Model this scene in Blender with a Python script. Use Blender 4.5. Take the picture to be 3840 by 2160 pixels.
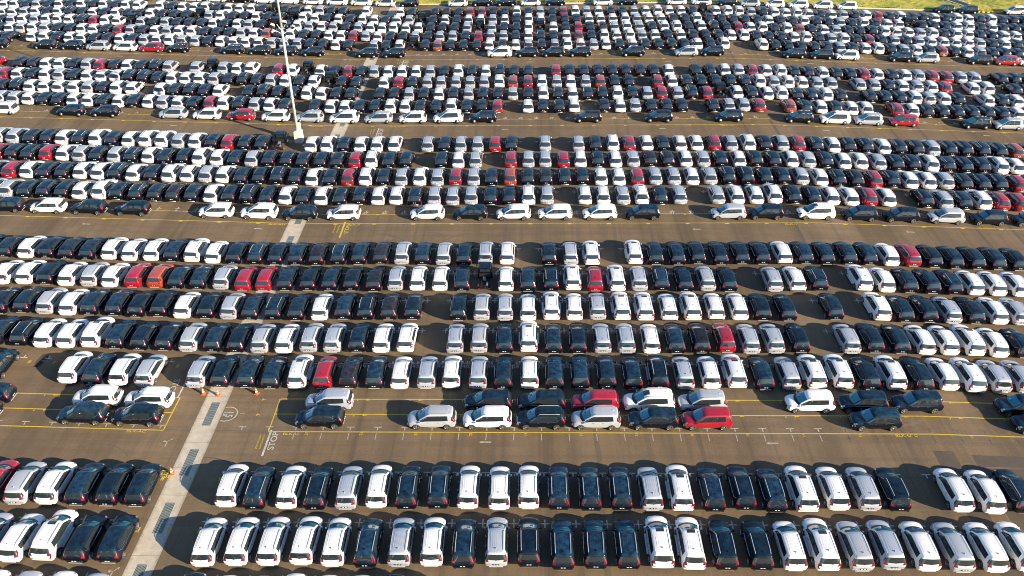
import bpy, bmesh, math, random
import numpy as np
from mathutils import Matrix, Vector
random.seed(7)
for o in list(bpy.data.objects): bpy.data.objects.remove(o)
SC = bpy.context.scene
COL = SC.collection

# ------------------------------------------------------------------ camera
CAM_H, CAM_F, CAM_P, CAM_Y, CAM_R = 54.4071222, 3135.09397, 0.604152581, -0.0138213569, 0.00724944202
F = Vector((math.sin(CAM_Y)*math.cos(CAM_P), math.cos(CAM_Y)*math.cos(CAM_P), -math.sin(CAM_P)))
R0v = Vector((math.cos(CAM_Y), -math.sin(CAM_Y), 0)); U0v = R0v.cross(F)
Rv = R0v*math.cos(CAM_R)+U0v*math.sin(CAM_R); Uv = -R0v*math.sin(CAM_R)+U0v*math.cos(CAM_R)
cd = bpy.data.cameras.new('camera'); cam = bpy.data.objects.new('camera', cd); COL.objects.link(cam)
cam.matrix_world = Matrix(((Rv.x, Uv.x, -F.x, 0), (Rv.y, Uv.y, -F.y, 0), (Rv.z, Uv.z, -F.z, CAM_H), (0, 0, 0, 1)))
cd.sensor_width = 36; cd.lens = CAM_F/3840*36; cd.clip_start = 1; cd.clip_end = 3000
SC.camera = cam
SC.cycles.filter_width = 1.0

# ------------------------------------------------------------------ world, sun, exposure
SUN_ELEV = math.radians(19.0)
sdir = Vector((0.862, -0.507, 0)).normalized()*math.cos(SUN_ELEV)+Vector((0, 0, math.sin(SUN_ELEV)))
w = bpy.data.worlds.new("World"); SC.world = w; w.use_nodes = True
nt = w.node_tree
bg = nt.nodes['Background']
sky = nt.nodes.new('ShaderNodeTexSky'); sky.sky_type = 'NISHITA'; sky.sun_disc = False
sky.sun_elevation = SUN_ELEV; sky.sun_rotation = math.atan2(sdir.x, sdir.y)
sky.air_density = 1.1; sky.dust_density = 0.25; sky.ozone_density = 4.0
nt.links.new(sky.outputs[0], bg.inputs[0]); bg.inputs[1].default_value = 0.080
sl = bpy.data.lights.new('sun', 'SUN'); sl.energy = 5.0; sl.angle = math.radians(0.5); sl.color = (1.0, 0.83, 0.60)
so = bpy.data.objects.new('sun', sl); COL.objects.link(so)
so.rotation_euler = sdir.to_track_quat('Z', 'Y').to_euler(); so.location = (60, -40, 80)
SC.view_settings.view_transform = 'Standard'; SC.view_settings.look = 'None'
SC.view_settings.exposure = 1.48; SC.view_settings.gamma = 1

# ------------------------------------------------------------------ materials
def newmat(name):
    m = bpy.data.materials.new(name); m.use_nodes = True
    return m, m.node_tree, m.node_tree.nodes['Principled BSDF']
def simple(name, col, rough=.5, metal=0., coat=0., spec=.5, emis=None):
    m, t, b = newmat(name)
    b.inputs['Base Color'].default_value = (*col, 1); b.inputs['Roughness'].default_value = rough
    b.inputs['Metallic'].default_value = metal; b.inputs['Coat Weight'].default_value = coat
    b.inputs['Coat Roughness'].default_value = .04; b.inputs['Specular IOR Level'].default_value = spec
    return m
def N(t, k, **kw):
    n = t.nodes.new(k)
    for a, v in kw.items(): setattr(n, a, v)
    return n
def noise(t, vec, scale, detail=4, rough=.55):
    n = N(t, 'ShaderNodeTexNoise'); n.inputs['Scale'].default_value = scale
    n.inputs['Detail'].default_value = detail; n.inputs['Roughness'].default_value = rough
    if vec is not None: t.links.new(vec, n.inputs['Vector'])
    return n
def ramp(t, fac, stops):
    r = N(t, 'ShaderNodeValToRGB'); e = r.color_ramp.elements
    e[0].position, e[0].color = stops[0][0], (*stops[0][1], 1)
    e[1].position, e[1].color = stops[-1][0], (*stops[-1][1], 1)
    for p, c in stops[1:-1]:
        q = e.new(p); q.color = (*c, 1)
    t.links.new(fac, r.inputs[0]); return r
def mixc(t, fac, a, b, mode='MIX'):
    m = N(t, 'ShaderNodeMix', data_type='RGBA', blend_type=mode)
    for s, v in ((m.inputs[0], fac), (m.inputs[6], a), (m.inputs[7], b)):
        if isinstance(v, (int, float)): s.default_value = v
        elif isinstance(v, tuple): s.default_value = (*v, 1)
        else: t.links.new(v, s)
    return m.outputs[2]
def math_(t, op, a, b=0.):
    m = N(t, 'ShaderNodeMath', operation=op)
    for s, v in ((m.inputs[0], a), (m.inputs[1], b)):
        if isinstance(v, (int, float)): s.default_value = v
        else: t.links.new(v, s)
    return m.outputs[0]
def vmul(t, vec, s):
    m = N(t, 'ShaderNodeMapping'); m.inputs['Scale'].default_value = s
    t.links.new(vec, m.inputs['Vector']); return m.outputs[0]

def paint(name, col, dust_sky, dust_sky_amt, metal=0., rough=.35, coat=.9, spec=.5):
    m, t, b = newmat(name); b.inputs['Specular IOR Level'].default_value = spec
    tc = N(t, 'ShaderNodeTexCoord'); geo = N(t, 'ShaderNodeNewGeometry'); oi = N(t, 'ShaderNodeObjectInfo')
    sep = N(t, 'ShaderNodeSeparateXYZ'); t.links.new(geo.outputs['Normal'], sep.inputs[0])
    up = math_(t, 'MULTIPLY', math_(t, 'MAXIMUM', sep.outputs[2], 0.), dust_sky_amt)
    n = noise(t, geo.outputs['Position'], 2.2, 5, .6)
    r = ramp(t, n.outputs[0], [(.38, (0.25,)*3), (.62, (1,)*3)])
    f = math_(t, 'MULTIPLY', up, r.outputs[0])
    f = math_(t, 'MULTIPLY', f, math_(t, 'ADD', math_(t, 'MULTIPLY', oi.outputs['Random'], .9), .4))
    c = mixc(t, f, col, dust_sky)  # dusty film on upward faces; for black also a painted sky reflection
    rr = ramp(t, math_(t, 'FRACT', math_(t, 'MULTIPLY', oi.outputs['Random'], 7.3)), [(0., (.88, .90, .94)), (.5, (1., 1., 1.)), (1., (1.0, .97, .93))])
    c = mixc(t, 1., c, rr.outputs[0], 'MULTIPLY')
    t.links.new(c, b.inputs['Base Color'])
    b.inputs['Metallic'].default_value = metal; b.inputs['Roughness'].default_value = rough
    b.inputs['Coat Weight'].default_value = coat; b.inputs['Coat Roughness'].default_value = .05
    return m
M = {}
M['W'] = paint('paint_white', (.80, .80, .79), (.62, .60, .56), .25, rough=.4, coat=.7)
M['S'] = paint('paint_silver', (.43, .47, .53), (.40, .43, .46), .3, metal=.25, rough=.38, coat=.6)
M['K'] = paint('paint_black', (.002, .004, .008), (.014, .052, .105), .8, rough=.6, coat=.6, spec=.05)  # blue on upward faces: sky reflection put into the colour
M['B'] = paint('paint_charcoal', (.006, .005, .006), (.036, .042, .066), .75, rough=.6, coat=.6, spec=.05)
M['R'] = paint('paint_red', (.31, .003, .014), (.26, .03, .06), .35)
M['O'] = paint('paint_orange', (.32, .04, .012), (.34, .09, .05), .3)
M['glass'] = simple('tinted_glass', (.016, .023, .028), .04, spec=1.)
M['wind'] = simple('windshield_glass', (.028, .17, .23), .03, spec=1.)  # teal base colour stands in for the sky reflected in the glass
M['trim'] = simple('black_trim', (.012, .012, .013), .45)
M['under'] = simple('underbody', (.008, .008, .008), .9)
M['tyre'] = simple('tyre_rubber', (.015, .015, .016), .8)
M['alloy'] = simple('alloy', (.55, .55, .56), .3, metal=.9)
M['rimdark'] = simple('rim_dark', (.03, .03, .032), .4, metal=.4)
M['tail'] = simple('tail_lamp_red', (.17, .001, .012), .15, coat=1)
M['head'] = simple('head_lamp', (.35, .36, .38), .1, metal=.5, coat=1)
M['chrome'] = simple('chrome', (.72, .73, .75), .18, metal=1.)
M['rail'] = simple('roof_rail_silver', (.66, .67, .69), .35, metal=.6)
M['plate'] = simple('plate_white', (.75, .75, .72), .5)
M['sticker'] = simple('paper_cyan', (.10, .42, .50), .6)
M['steel'] = simple('chassis_steel', (.02, .02, .022), .5, metal=.3)
M['tank'] = simple('tank_metal', (.35, .40, .45), .35, metal=.7)
M['lit'] = None
M['cone'] = simple('cone_orange', (.75, .10, .015), .45)
M['conew'] = simple('cone_white', (.8, .8, .78), .4)
M['yellow'] = simple('paint_yellow_road', (.62, .47, .02), .75)
M['signred'] = simple('sign_red', (.5, .03, .03), .5)
M['galv'] = simple('galvanised_pole', (.52, .55, .52), .5, metal=.25)
M['lampbody'] = simple('lamp_housing', (.55, .56, .56), .4)

def worn(name, col, base, amt=.5, sc=6.):
    m, t, b = newmat(name)
    geo = N(t, 'ShaderNodeNewGeometry')
    n = noise(t, geo.outputs['Position'], sc, 6, .7)
    r = ramp(t, n.outputs[0], [(.36, (1,)*3), (.64, (0,)*3)])
    t.links.new(mixc(t, math_(t, 'MULTIPLY', r.outputs[0], amt), col, base), b.inputs['Base Color'])
    b.inputs['Roughness'].default_value = .8
    return m
ASPH = (.16, .118, .085)
M['mwhite'] = worn('marking_white', (.52, .50, .46), ASPH, .6)
M['mwhite_old'] = worn('marking_white_faded', (.40, .37, .32), ASPH, .65)
M['mdark'] = worn('marking_painted_out', (.06, .055, .05), ASPH, .5)
M['myellow'] = worn('marking_yellow', (.56, .42, .015), ASPH, .5)

def asphalt():
    m, t, b = newmat('asphalt')
    geo = N(t, 'ShaderNodeNewGeometry'); P = geo.outputs['Position']
    # paving lanes run along Y: tone changes from strip to strip
    lane = noise(t, vmul(t, P, (.28, .004, 1)), 1., 3, .6)
    lanef = noise(t, vmul(t, P, (1.6, .03, 1)), 1., 4, .65)
    big = noise(t, P, .045, 5, .6)
    med = noise(t, P, .6, 6, .65)
    fine = noise(t, P, 9., 5, .75)
    grit = noise(t, P, 30., 3, .8)
    c = ramp(t, big.outputs[0], [(.3, (.125, .090, .056)), (.5, (.146, .105, .064)), (.72, (.176, .130, .085))]).outputs[0]
    c = mixc(t, .75, c, ramp(t, lane.outputs[0], [(.34, (.70, .71, .73)), (.5, (1, 1, 1)), (.66, (1.16, 1.15, 1.13))]).outputs[0], 'MULTIPLY')
    c = mixc(t, .55, c, ramp(t, lanef.outputs[0], [(.32, (.66, .67, .70)), (.46, (1, 1, 1)), (.7, (1.1, 1.1, 1.1))]).outputs[0], 'MULTIPLY')
    c = mixc(t, .6, c, ramp(t, med.outputs[0], [(.3, (.84, .84, .85)), (.7, (1.14, 1.13, 1.12))]).outputs[0], 'MULTIPLY')
    c = mixc(t, .8, c, ramp(t, fine.outputs[0], [(.28, (.74, .74, .74)), (.72, (1.24, 1.24, 1.24))]).outputs[0], 'MULTIPLY')
    c = mixc(t, .6, c, ramp(t, grit.outputs[0], [(.3, (.7,)*3), (.7, (1.3,)*3)]).outputs[0], 'MULTIPLY')
    # narrow dark construction seams along Y
    sx = N(t, 'ShaderNodeSeparateXYZ'); t.links.new(P, sx.inputs[0])
    wob = math_(t, 'MULTIPLY', math_(t, 'SUBTRACT', noise(t, vmul(t, P, (0.02, .08, 1)), 1., 3).outputs[0], .5), .8)
    fx = math_(t, 'FRACT', math_(t, 'MULTIPLY', math_(t, 'ADD', sx.outputs[0], wob), 1/4.6))
    seam = math_(t, 'LESS_THAN', math_(t, 'ABSOLUTE', math_(t, 'SUBTRACT', fx, .5)), .05)
    gate = ramp(t, noise(t, vmul(t, P, (.06, .02, 1)), 1., 2).outputs[0], [(.42, (0,)*3), (.6, (1,)*3)]).outputs[0]
    rightg = ramp(t, math_(t, 'MULTIPLY', math_(t, 'ADD', sx.outputs[0], 30.), .01), [(.2, (.25,)*3), (.6, (1,)*3)]).outputs[0]
    c = mixc(t, math_(t, 'MULTIPLY', math_(t, 'MULTIPLY', seam, gate), math_(t, 'MULTIPLY', rightg, .75)), c, (.075, .063, .053))
    # oil and patch stains
    st = ramp(t, noise(t, P, .22, 6, .7).outputs[0], [(.62, (0,)*3), (.72, (1,)*3)]).outputs[0]
    c = mixc(t, math_(t, 'MULTIPLY', st, .42), c, (.24, .20, .165))
    so_ = ramp(t, noise(t, P, .9, 5, .7).outputs[0], [(.66, (0,)*3), (.74, (1,)*3)]).outputs[0]
    c = mixc(t, math_(t, 'MULTIPLY', so_, .6), c, (.06, .05, .045))
    trk = noise(t, vmul(t, P, (.02, 1.1, 1)), 1., 4, .7)
    lane_y = N(t, 'ShaderNodeSeparateXYZ'); t.links.new(P, lane_y.inputs[0])
    g = math_(t, 'FRACT', math_(t, 'MULTIPLY', math_(t, 'SUBTRACT', lane_y.outputs[1], 51.2), 1/33.6))
    g = math_(t, 'LESS_THAN', g, .14)
    tk = ramp(t, trk.outputs[0], [(.40, (1,)*3), (.52, (0,)*3)]).outputs[0]
    c = mixc(t, math_(t, 'MULTIPLY', tk, .28), c, (.085, .066, .048))
    t.links.new(c, b.inputs['Base Color']); b.inputs['Roughness'].default_value = .9
    b.inputs['Specular IOR Level'].default_value = .25
    bp = N(t, 'ShaderNodeBump'); bp.inputs['Strength'].default_value = .35; bp.inputs['Distance'].default_value = .02
    t.links.new(fine.outputs[0], bp.inputs['Height']); t.links.new(bp.outputs[0], b.inputs['Normal'])
    return m
def concrete(name, a, bcol, sc=1.3):
    m, t, b = newmat(name)
    geo = N(t, 'ShaderNodeNewGeometry'); P = geo.outputs['Position']
    c = ramp(t, noise(t, P, sc, 6, .7).outputs[0], [(.3, a), (.7, bcol)]).outputs[0]
    c = mixc(t, .7, c, ramp(t, noise(t, P, 12., 4, .7).outputs[0], [(.3, (.82,)*3), (.7, (1.12,)*3)]).outputs[0], 'MULTIPLY')
    if name == 'concrete':
        sx = N(t, 'ShaderNodeSeparateXYZ'); t.links.new(P, sx.inputs[0])
        e = math_(t, 'ABSOLUTE', math_(t, 'ADD', sx.outputs[0], 28.99))
        e = math_(t, 'ADD', e, math_(t, 'MULTIPLY', noise(t, P, 1.8, 5, .7).outputs[0], .7))
        er = ramp(t, e, [(.0, (0,)*3), (.5, (0,)*3), (.98, (0,)*3)]); er.color_ramp.elements[2].position = 1.
        er2 = ramp(t, math_(t, 'MULTIPLY', e, .6), [(.72, (0,)*3), (.90, (1,)*3)])
        c = mixc(t, math_(t, 'MULTIPLY', er2.outputs[0], .6), c, (.20, .165, .125))
        sp = ramp(t, noise(t, P, 3.5, 4, .8).outputs[0], [(.62, (0,)*3), (.70, (1,)*3)])
        c = mixc(t, math_(t, 'MULTIPLY', sp.outputs[0], .35), c, (.16, .14, .115))
    t.links.new(c, b.inputs['Base Color']); b.inputs['Roughness'].default_value = .85
    return m
M['asphalt'] = asphalt()
M['patch'] = concrete('asphalt_patch', (.060, .046, .034), (.082, .064, .048), .8)
M['conc'] = concrete('concrete', (.35, .31, .245), (.50, .45, .365))
M['kerb'] = concrete('kerb_concrete', (.42, .40, .36), (.58, .56, .51))
M['ped'] = concrete('pedestal_concrete', (.50, .45, .38), (.62, .58, .50), 2.)
M['grate'] = simple('grate_steel', (.26, .30, .29), .6, metal=.4)
M['pit'] = simple('drain_pit', (.10, .12, .125), .9)
def grass():
    m, t, b = newmat('grass')
    geo = N(t, 'ShaderNodeNewGeometry'); P = geo.outputs['Position']
    c = ramp(t, noise(t, P, .16, 6, .7).outputs[0], [(.28, (.09, .13, .012)), (.42, (.19, .22, .022)), (.55, (.34, .30, .040)), (.70, (.40, .29, .10))]).outputs[0]
    c = mixc(t, .8, c, ramp(t, noise(t, P, 2.2, 5, .75).outputs[0], [(.3, (.55, .6, .5)), (.7, (1.45, 1.4, 1.3))]).outputs[0], 'MULTIPLY')
    t.links.new(c, b.inputs['Base Color']); b.inputs['Roughness'].default_value = .9
    return m
M['grass'] = grass()

# ------------------------------------------------------------------ the lot's cross-fall: valleys and ridges run along Y
KN = [(-97., None), (-28.83, 0.), (37.01, None), (103., None)]
def zf(x):
    if x < -97.: return -0.0154063*(-97+28.83)+.018*(x+97)
    if x < -28.83: return -0.0154063*(x+28.83)
    if x < 37.01: return .018416*(x+28.83)
    z1 = .018416*(37.01+28.83)
    if x < 103.: return z1-.0220587*(x-37.01)
    return z1-.0220587*66+.018*(x-103)
def slope(x):
    return .018 if x < -97 else -.0154063 if x < -28.83 else .018416 if x < 37.01 else -.0220587 if x < 103 else .018

def meshobj(name, verts, faces, mats, mi=None, smooth=False, parent=None):
    me = bpy.data.meshes.new(name); me.from_pydata([tuple(v) for v in verts], [], [tuple(f) for f in faces])
    for m in mats: me.materials.append(m)
    if mi is not None: me.polygons.foreach_set('material_index', mi)
    if smooth: me.polygons.foreach_set('use_smooth', [True]*len(me.polygons))
    me.update()
    o = bpy.data.objects.new(name, me); COL.objects.link(o)
    if parent: o.parent = parent
    return o
def struct(o): o['kind'] = 'structure'; return o
def tagt(o, label, cat, group=None):
    o['label'] = label; o['category'] = cat
    if group: o['group'] = group
    return o

xs = sorted({-420., -97., -28.83, 37.01, 103., 420.} | set(np.arange(-160, 170, 10.).tolist()))
ys = [-60, 20, 60, 120, 189.6]
def ground_sheet(name, xs, ys, dz, mat):
    V = []; Fc = []
    for y in ys:
        for x in xs: V.append((x, y, zf(max(-170, min(170, x)))+dz))
    n = len(xs)
    for j in range(len(ys)-1):
        for i in range(n-1): Fc.append((j*n+i, j*n+i+1, (j+1)*n+i+1, (j+1)*n+i))
    return meshobj(name, V, Fc, [mat])
struct(ground_sheet('asphalt_ground', xs, [-60, 20, 60, 120, 189.6, 700], 0, M['asphalt']))

# flat markings that follow the ground ----------------------------------------------------
class Flat:
    def __init__(s): s.V = []; s.F = []
    def quad(s, p, dz=.004):
        i = len(s.V); s.V += [(x, y, zf(x)+dz) for x, y in p]; s.F.append((i, i+1, i+2, i+3))
    def rect(s, x0, y0, x1, y1, dz=.004):
        cuts = [x0]+[k for k in (-97., -28.83, 37.01, 103.) if x0 < k < x1]+[x1]
        for a, b in zip(cuts, cuts[1:]): s.quad([(a, y0), (b, y0), (b, y1), (a, y1)], dz)
    def build(s, name, mat): return struct(meshobj(name, s.V, s.F, [mat]))
def warp(x): return x*(1-.010*(x/84.)**2)
LAT = dict(R0=(39.2, .92), R2=(44.65, .92), R1=(50.12, .91), R3=(64.65, .89), R4=(70.11, .81), R5=(75.63, .81), R6=(81.08, .78), R7=(86.51, .74),
    R8=(101.06, .72), R9=(106.56, .71), R10=(112.0, .69), R11=(117.34, .70), R12=(131.81, .62), R13=(137.24, .61), R14=(142.64, .57),
    R15=(147.95, .58), R16=(162.25, .66), R17=(167.67, .66), R18=(173.12, .66), R19=(178.42, .66), R20=(184.0, .62))
wm = Flat()
for r, (Y, x0) in LAT.items():
    kind = '+' if r in ('R2', 'R4', 'R5', 'R6', 'R8', 'R9', 'R10', 'R12', 'R13', 'R14', 'R16', 'R17', 'R18', 'R19') else ('T' if r in ('R1', 'R7', 'R11', 'R15', 'R20') else 'L')
    for i in range(-46, 44):
        X = warp(x0-1.25+2.5*i)
        if -30.3 < X < -27.7: continue
        wm.rect(X-.36, Y-.055, X+.36, Y+.055)
        if kind in '+L': wm.rect(X-.055, Y+.055, X+.055, Y+.42)
        if kind in '+T': wm.rect(X-.055, Y-.42, X+.055, Y-.055)
for r, Yb in (('P2', 95.62), ('P3', 126.3), ('P4', 156.75)):
    for i in range(-46, 44):
        X = warp(.75-1.25+2.5*i)
        if -30.3 < X < -27.7: continue
        wm.rect(X-.35, Yb-.05, X+.35, Yb+.05); wm.rect(X-.05, Yb+.05, X+.05, Yb+.42)
wm.build('bay_markings', M['mwhite'])
dm = Flat()
for i in range(9):
    x = 29.5+2.5*i
    dm.rect(x-.36, 55.55, x+.36, 55.66); dm.rect(x-.055, 55.2, x+.055, 55.55); dm.rect(x-.05, 53.9, x+.05, 54.8); dm.rect(x-.3, 54.3, x+.3, 54.4)
dm.build('painted_out_markings', M['mdark'])
fm = Flat()
for X0, X1 in ((-48, -32.5), (-27.9, 33)):
    k = round((X0-.0)/2.5)
    x = 22.03-2.5*40
    while x < X1:
        if x > X0 and x < 30:
            fm.rect(x-.36, 55.55, x+.36, 55.66); fm.rect(x-.055, 55.2, x+.055, 55.55)
        x += 2.5
for i in range(-8, 12):
    x = -.5+2.5*i; fm.rect(x-.035, 54.0, x+.035, 54.85)
def arrow(f, x, y, L=1.1, w=.07):
    f.rect(x-L/2+.25, y-w, x+L/2, y+w)
    f.quad([(x-L/2, y), (x-L/2+.3, y-.16), (x-L/2+.3, y+.16), (x-L/2, y)])
for x in (-3.05, 22.5): arrow(fm, x, 53.76)
fm.rect(-26.2, 57.30, -25.74, 57.36)
for (x, y) in ((-31.7, 53.4), (-30.95, 39.6)):
    fm.rect(x-.05, y-.45, x+.05, y+.2); fm.quad([(x-.4, y+.2), (x-.2, y+.05), (x-.2, y+.35), (x-.4, y+.2)]); fm.rect(x-.2, y+.15, x+.05, y+.24)
    fm.quad([(x+.0, y+.2), (x+.08, y+.2), (x+.32, y+.45), (x+.24, y+.48)]); fm.quad([(x+.18, y+.5), (x+.36, y+.34), (x+.42, y+.6), (x+.18, y+.5)])
fm.build('faded_white_markings', M['mwhite_old'])
am = Flat()
for x in (-55.45, -33.6, 21.9, 48.6): arrow(am, x, 91.1)
for x in (-55.2, -35.6, -3.0, 21.6, 47., 72.): arrow(am, x, 121.85, 1.1)
for x in (-76., -50.2, -22.6, 1.0, 26.5, 53.): arrow(am, x, 152.3, 1.3, .09)
# white stop lines, speed circle ring
am.rect(-22.78, 51.94, -22.60, 55.2); am.rect(-32.86, 59.3, -32.70, 62.4); am.rect(-22.95, 119.2, -22.78, 122.4); am.rect(-22.95, 150.2, -22.7, 153.6)
cx, cy = -27.42, 57.28
for k in range(48):
    a, b = 2*math.pi*k/48, 2*math.pi*(k+1)/48
    if cx+math.cos(a) < -27.88 or cx+math.cos(b) < -27.88: continue
    am.quad([(cx+r*math.cos(t_), cy+r*math.sin(t_)) for r, t_ in ((.9, a), (1., a), (1., b), (.9, b))])
am.build('white_lane_markings', M['mwhite'])
ym = Flat()
def yl(x0, x1, y, w=.055): ym.rect(x0, y-w, x1, y+w, .006)
for y in (59.38, 57.30, 54.98): yl(-110, -32.62, y); yl(-22.87, 110, y)
ym.rect(-32.62, 54.98, -32.51, 59.38, .006); ym.rect(-22.97, 54.98, -22.87, 59.38, .006)
for i in range(-9, 18):
    X = -10.45+5.0*i
    if -32.6 < X < -22.9: continue
    for y in (59.33, 57.25):
        ym.rect(X-.04, y-.25, X+.04, y-.05, .007)
        ym.rect(X-4.15, y-.18, X-4.07, y+.12, .007); ym.rect(X-4.2, y-.03-.08, X-3.8, y-.03, .008)
for y, m_ in ((92.64, 95.02), (123.34, 125.75), (153.88, 156.3)):
    for yy in (y, m_): yl(-115, -30.2, yy, .05); yl(-27.8, 115, yy, .05)
    for i in range(-18, 20):
        X = warp(-14.0+5.0*i)
        if abs(X+29) > 2.: ym.rect(X-.25, y-.26, X+.25, y-.05, .007); ym.rect(X-.12, m_-.2, X+.2, m_-.05, .007)
ym.rect(-22.95, 89.05, -22.72, 92.98, .009)
ym.rect(-31.6, 50.05, -29.6, 50.16, .006)
ym.rect(-110, 186.1, 115, 186.2, .006)
for r, (Y, x0) in LAT.items():
    for i in (-12, -11, -10):
        X = x0-1.25+2.5*i-.3
        ym.rect(X-.05, Y-1.15, X+.05, Y-.65, .012); ym.rect(X+.12, Y-1.15, X+.22, Y-.65, .012); ym.rect(X+.05, Y-.95, X+.12, Y-.85, .012)
ym.build('yellow_lines', M['myellow'])

txts = []
def text(s, x, y, size, rot, mat, wide=1.15, align='CENTER'):
    c = bpy.data.curves.new('painted_text', 'FONT'); c.body = s; c.size = size; c.align_x = align; c.align_y = 'CENTER'
    c.offset = size*.012
    o = bpy.data.objects.new('t', c); COL.objects.link(o)
    txts.append((o, x, y, rot, mat, wide))
YM, WM = 'myellow', 'mwhite'
text('STOP', -22.15, 53.8, .82, 90, WM); text('STOP', -33.7, 60.9, .82, -90, WM); text('STOP', -22.25, 91.1, .72, 90, YM)
text('STOP', -22.3, 120.9, .95, 90, WM); text('STOP', -22.1, 152.1, .95, 90, WM); text('STOP', -30.7, 49.45, .62, 0, YM)
text('JANGAN LUPA', -23.5, 53.7, .24, 90, YM); text('REM TANGAN', -23.15, 53.7, .24, 90, YM)
text('JANGAN LUPA', -23.9, 91.3, .26, 90, YM); text('REM TANGAN', -23.4, 91.3, .26, 90, YM)
text('JANGAN LUPA', -23.9, 121.2, .26, 90, YM); text('REM TANGAN', -23.5, 121.2, .26, 90, YM)
text('JANGAN LUPA', -23.8, 152.6, .26, 90, YM); text('REM TANGAN', -23.4, 152.6, .26, 90, YM)
text('15', -27.2, 57.25, .95, -90, WM, 1.0); text('KM', -27.66, 57.28, .42, -90, WM, 1.0)
for s, x, y in (('BLK-AC', -34.95, 54.74), ('BLK-U', -20.8, 54.69), ('BLK-U', 34.4, 54.75), ('BLK-AD', -31.5, 92.28), ('BLK-V', -21.6, 92.28),
                ('BLK-V', 34.0, 92.28), ('BLK-AE', -32.8, 123.0), ('BLK-W', -20.3, 122.98), ('BLK-W', 32.0, 122.98), ('BLK-AF', -32.2, 153.5), ('BLK-X', -22.0, 153.55), ('BLK-X', 36.5, 153.4)):
    text(s, x, y, .42 if y < 60 else .5, 0, YM, 1.25)
for k, n in enumerate(range(23, 9, -1)):
    text(str(n), -19.36+4.99*k, 54.76, .4, 90, YM)
for n, x in ((1, -36.63), (2, -41.55), (3, -46.64)): text(str(n), x, 54.95, .4, 90, YM)
for k in range(14): text(str(48-k), warp(.89-1.25+2.5*(k-10))-.1, 64.2, .62, 0, WM)
for n, x in ((8, -49.3), (7, -46.8), (2, -34.4), (1, -31.8)): text(str(n), x, 64.0, .6, 0, YM)
for k in range(24):
    text(str(47-k), -20.6+2.5*k, 95.25, .62, 0, WM)
    text(str(47-k), -20.6+2.5*k, 126.0, .62, 0, WM)
    text(str(47-k), -20.6+2.5*k, 156.45, .62, 0, WM)
for n, x in ((5, -42.9), (6, -45.4), (7, -47.9), (8, -60.2)): text(str(n), x, 95.15, .62, 0, WM)
bpy.context.view_layer.update()
dg = bpy.context.evaluated_depsgraph_get()
acc = {}
for o, x, y, rot, mat, wide in txts:
    me = o.evaluated_get(dg).to_mesh(); c, s_ = math.cos(math.radians(rot)), math.sin(math.radians(rot))
    V, Fc = acc.setdefault(mat, ([], [])); i0 = len(V)
    for v in me.vertices:
        a, b_ = v.co.x*wide, v.co.y
        px, py = x+a*c-b_*s_, y+a*s_+b_*c
        V.append((px, py, zf(px)+.013))
    Fc += [tuple(i0+i for i in p.vertices) for p in me.polygons]
    o.evaluated_get(dg).to_mesh_clear()
for o, *_ in txts:
    cu = o.data; bpy.data.objects.remove(o); bpy.data.curves.remove(cu)
struct(meshobj('yellow_lettering', *acc[YM], [M['myellow']])); struct(meshobj('white_lettering', *acc[WM], [M['mwhite']]))
pf = Flat(); pf.rect(39.5, 51.17, 62, 52.52, .003); pf.rect(36.3, 40, 38.05, 52.9, .0025); pf.rect(39.5, 40.0, 47., 51.0, .0025)
pf.build('asphalt_patches', M['patch'])
# stray light stains / tyre scuffs
tf = Flat()
def arc(cx, cy, r, a0, a1, w=.05, n=28):
    for k in range(n):
        a, b = math.radians(a0+(a1-a0)*k/n), math.radians(a0+(a1-a0)*(k+1)/n)
        tf.quad([(cx+q*math.cos(t_), cy+q*math.sin(t_)) for q, t_ in ((r-w, a), (r+w, a), (r+w, b), (r-w, b))], .002)
for k in range(46):
    x = random.uniform(-60, 75); lane = random.choice([52.6, 90.3, 121., 151.6])
    arc(x, lane+random.uniform(-6, 0), random.uniform(2.5, 7), random.uniform(20, 80), random.uniform(90, 150), random.uniform(.02, .05))
tf.rect(-48, 55.02, 60, 55.10, .002)
tf.build('tyre_scuffs', simple('scuff', (.085, .07, .06), .9))

# drain channel: concrete strip with grates ------------------------------------------------
dv = Flat()
y = -20.
while y < 189.5:
    dv.rect(-30.1, y, -27.88, min(y+3.04, 189.5), .010); y += 3.065
struct(meshobj('drain_channel', dv.V, dv.F, [M['conc']]))
def grate(y0, y1, first=[0]):
    first[0] += 1
    V = []; Fc = []; mi = []
    def bx(x0, ya, x1, yb, z0, z1, m):
        i = len(V)
        for zz in (z0, z1): V.extend([(x0, ya, zz), (x1, ya, zz), (x1, yb, zz), (x0, yb, zz)])
        for f in ((0, 3, 2, 1), (4, 5, 6, 7), (0, 1, 5, 4), (1, 2, 6, 5), (2, 3, 7, 6), (3, 0, 4, 7)):
            Fc.append(tuple(i+k for k in f)); mi.append(m)
    z = zf(-28.87)
    bx(-29.22, y0, -28.52, y1, z+.012, z+.018, 1)
    for k in range(8):
        xx = -29.22+.7*k/7; bx(xx-.018, y0, xx+.018, y1, z+.0185, z+.045, 0)
    for k in range(4):
        yy = y0+(y1-y0)*k/3; bx(-29.2, yy-.03, -28.54, yy+.03, z+.0187, z+.046, 0)
    o = meshobj('drain_grate', V, Fc, [M['grate'], M['pit']], mi)
    return o
gr = []
k = 0
yy = 40.40-6.13*1
while yy < 186:
    gr.append((yy-3.08, yy)); yy += 6.13
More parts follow.
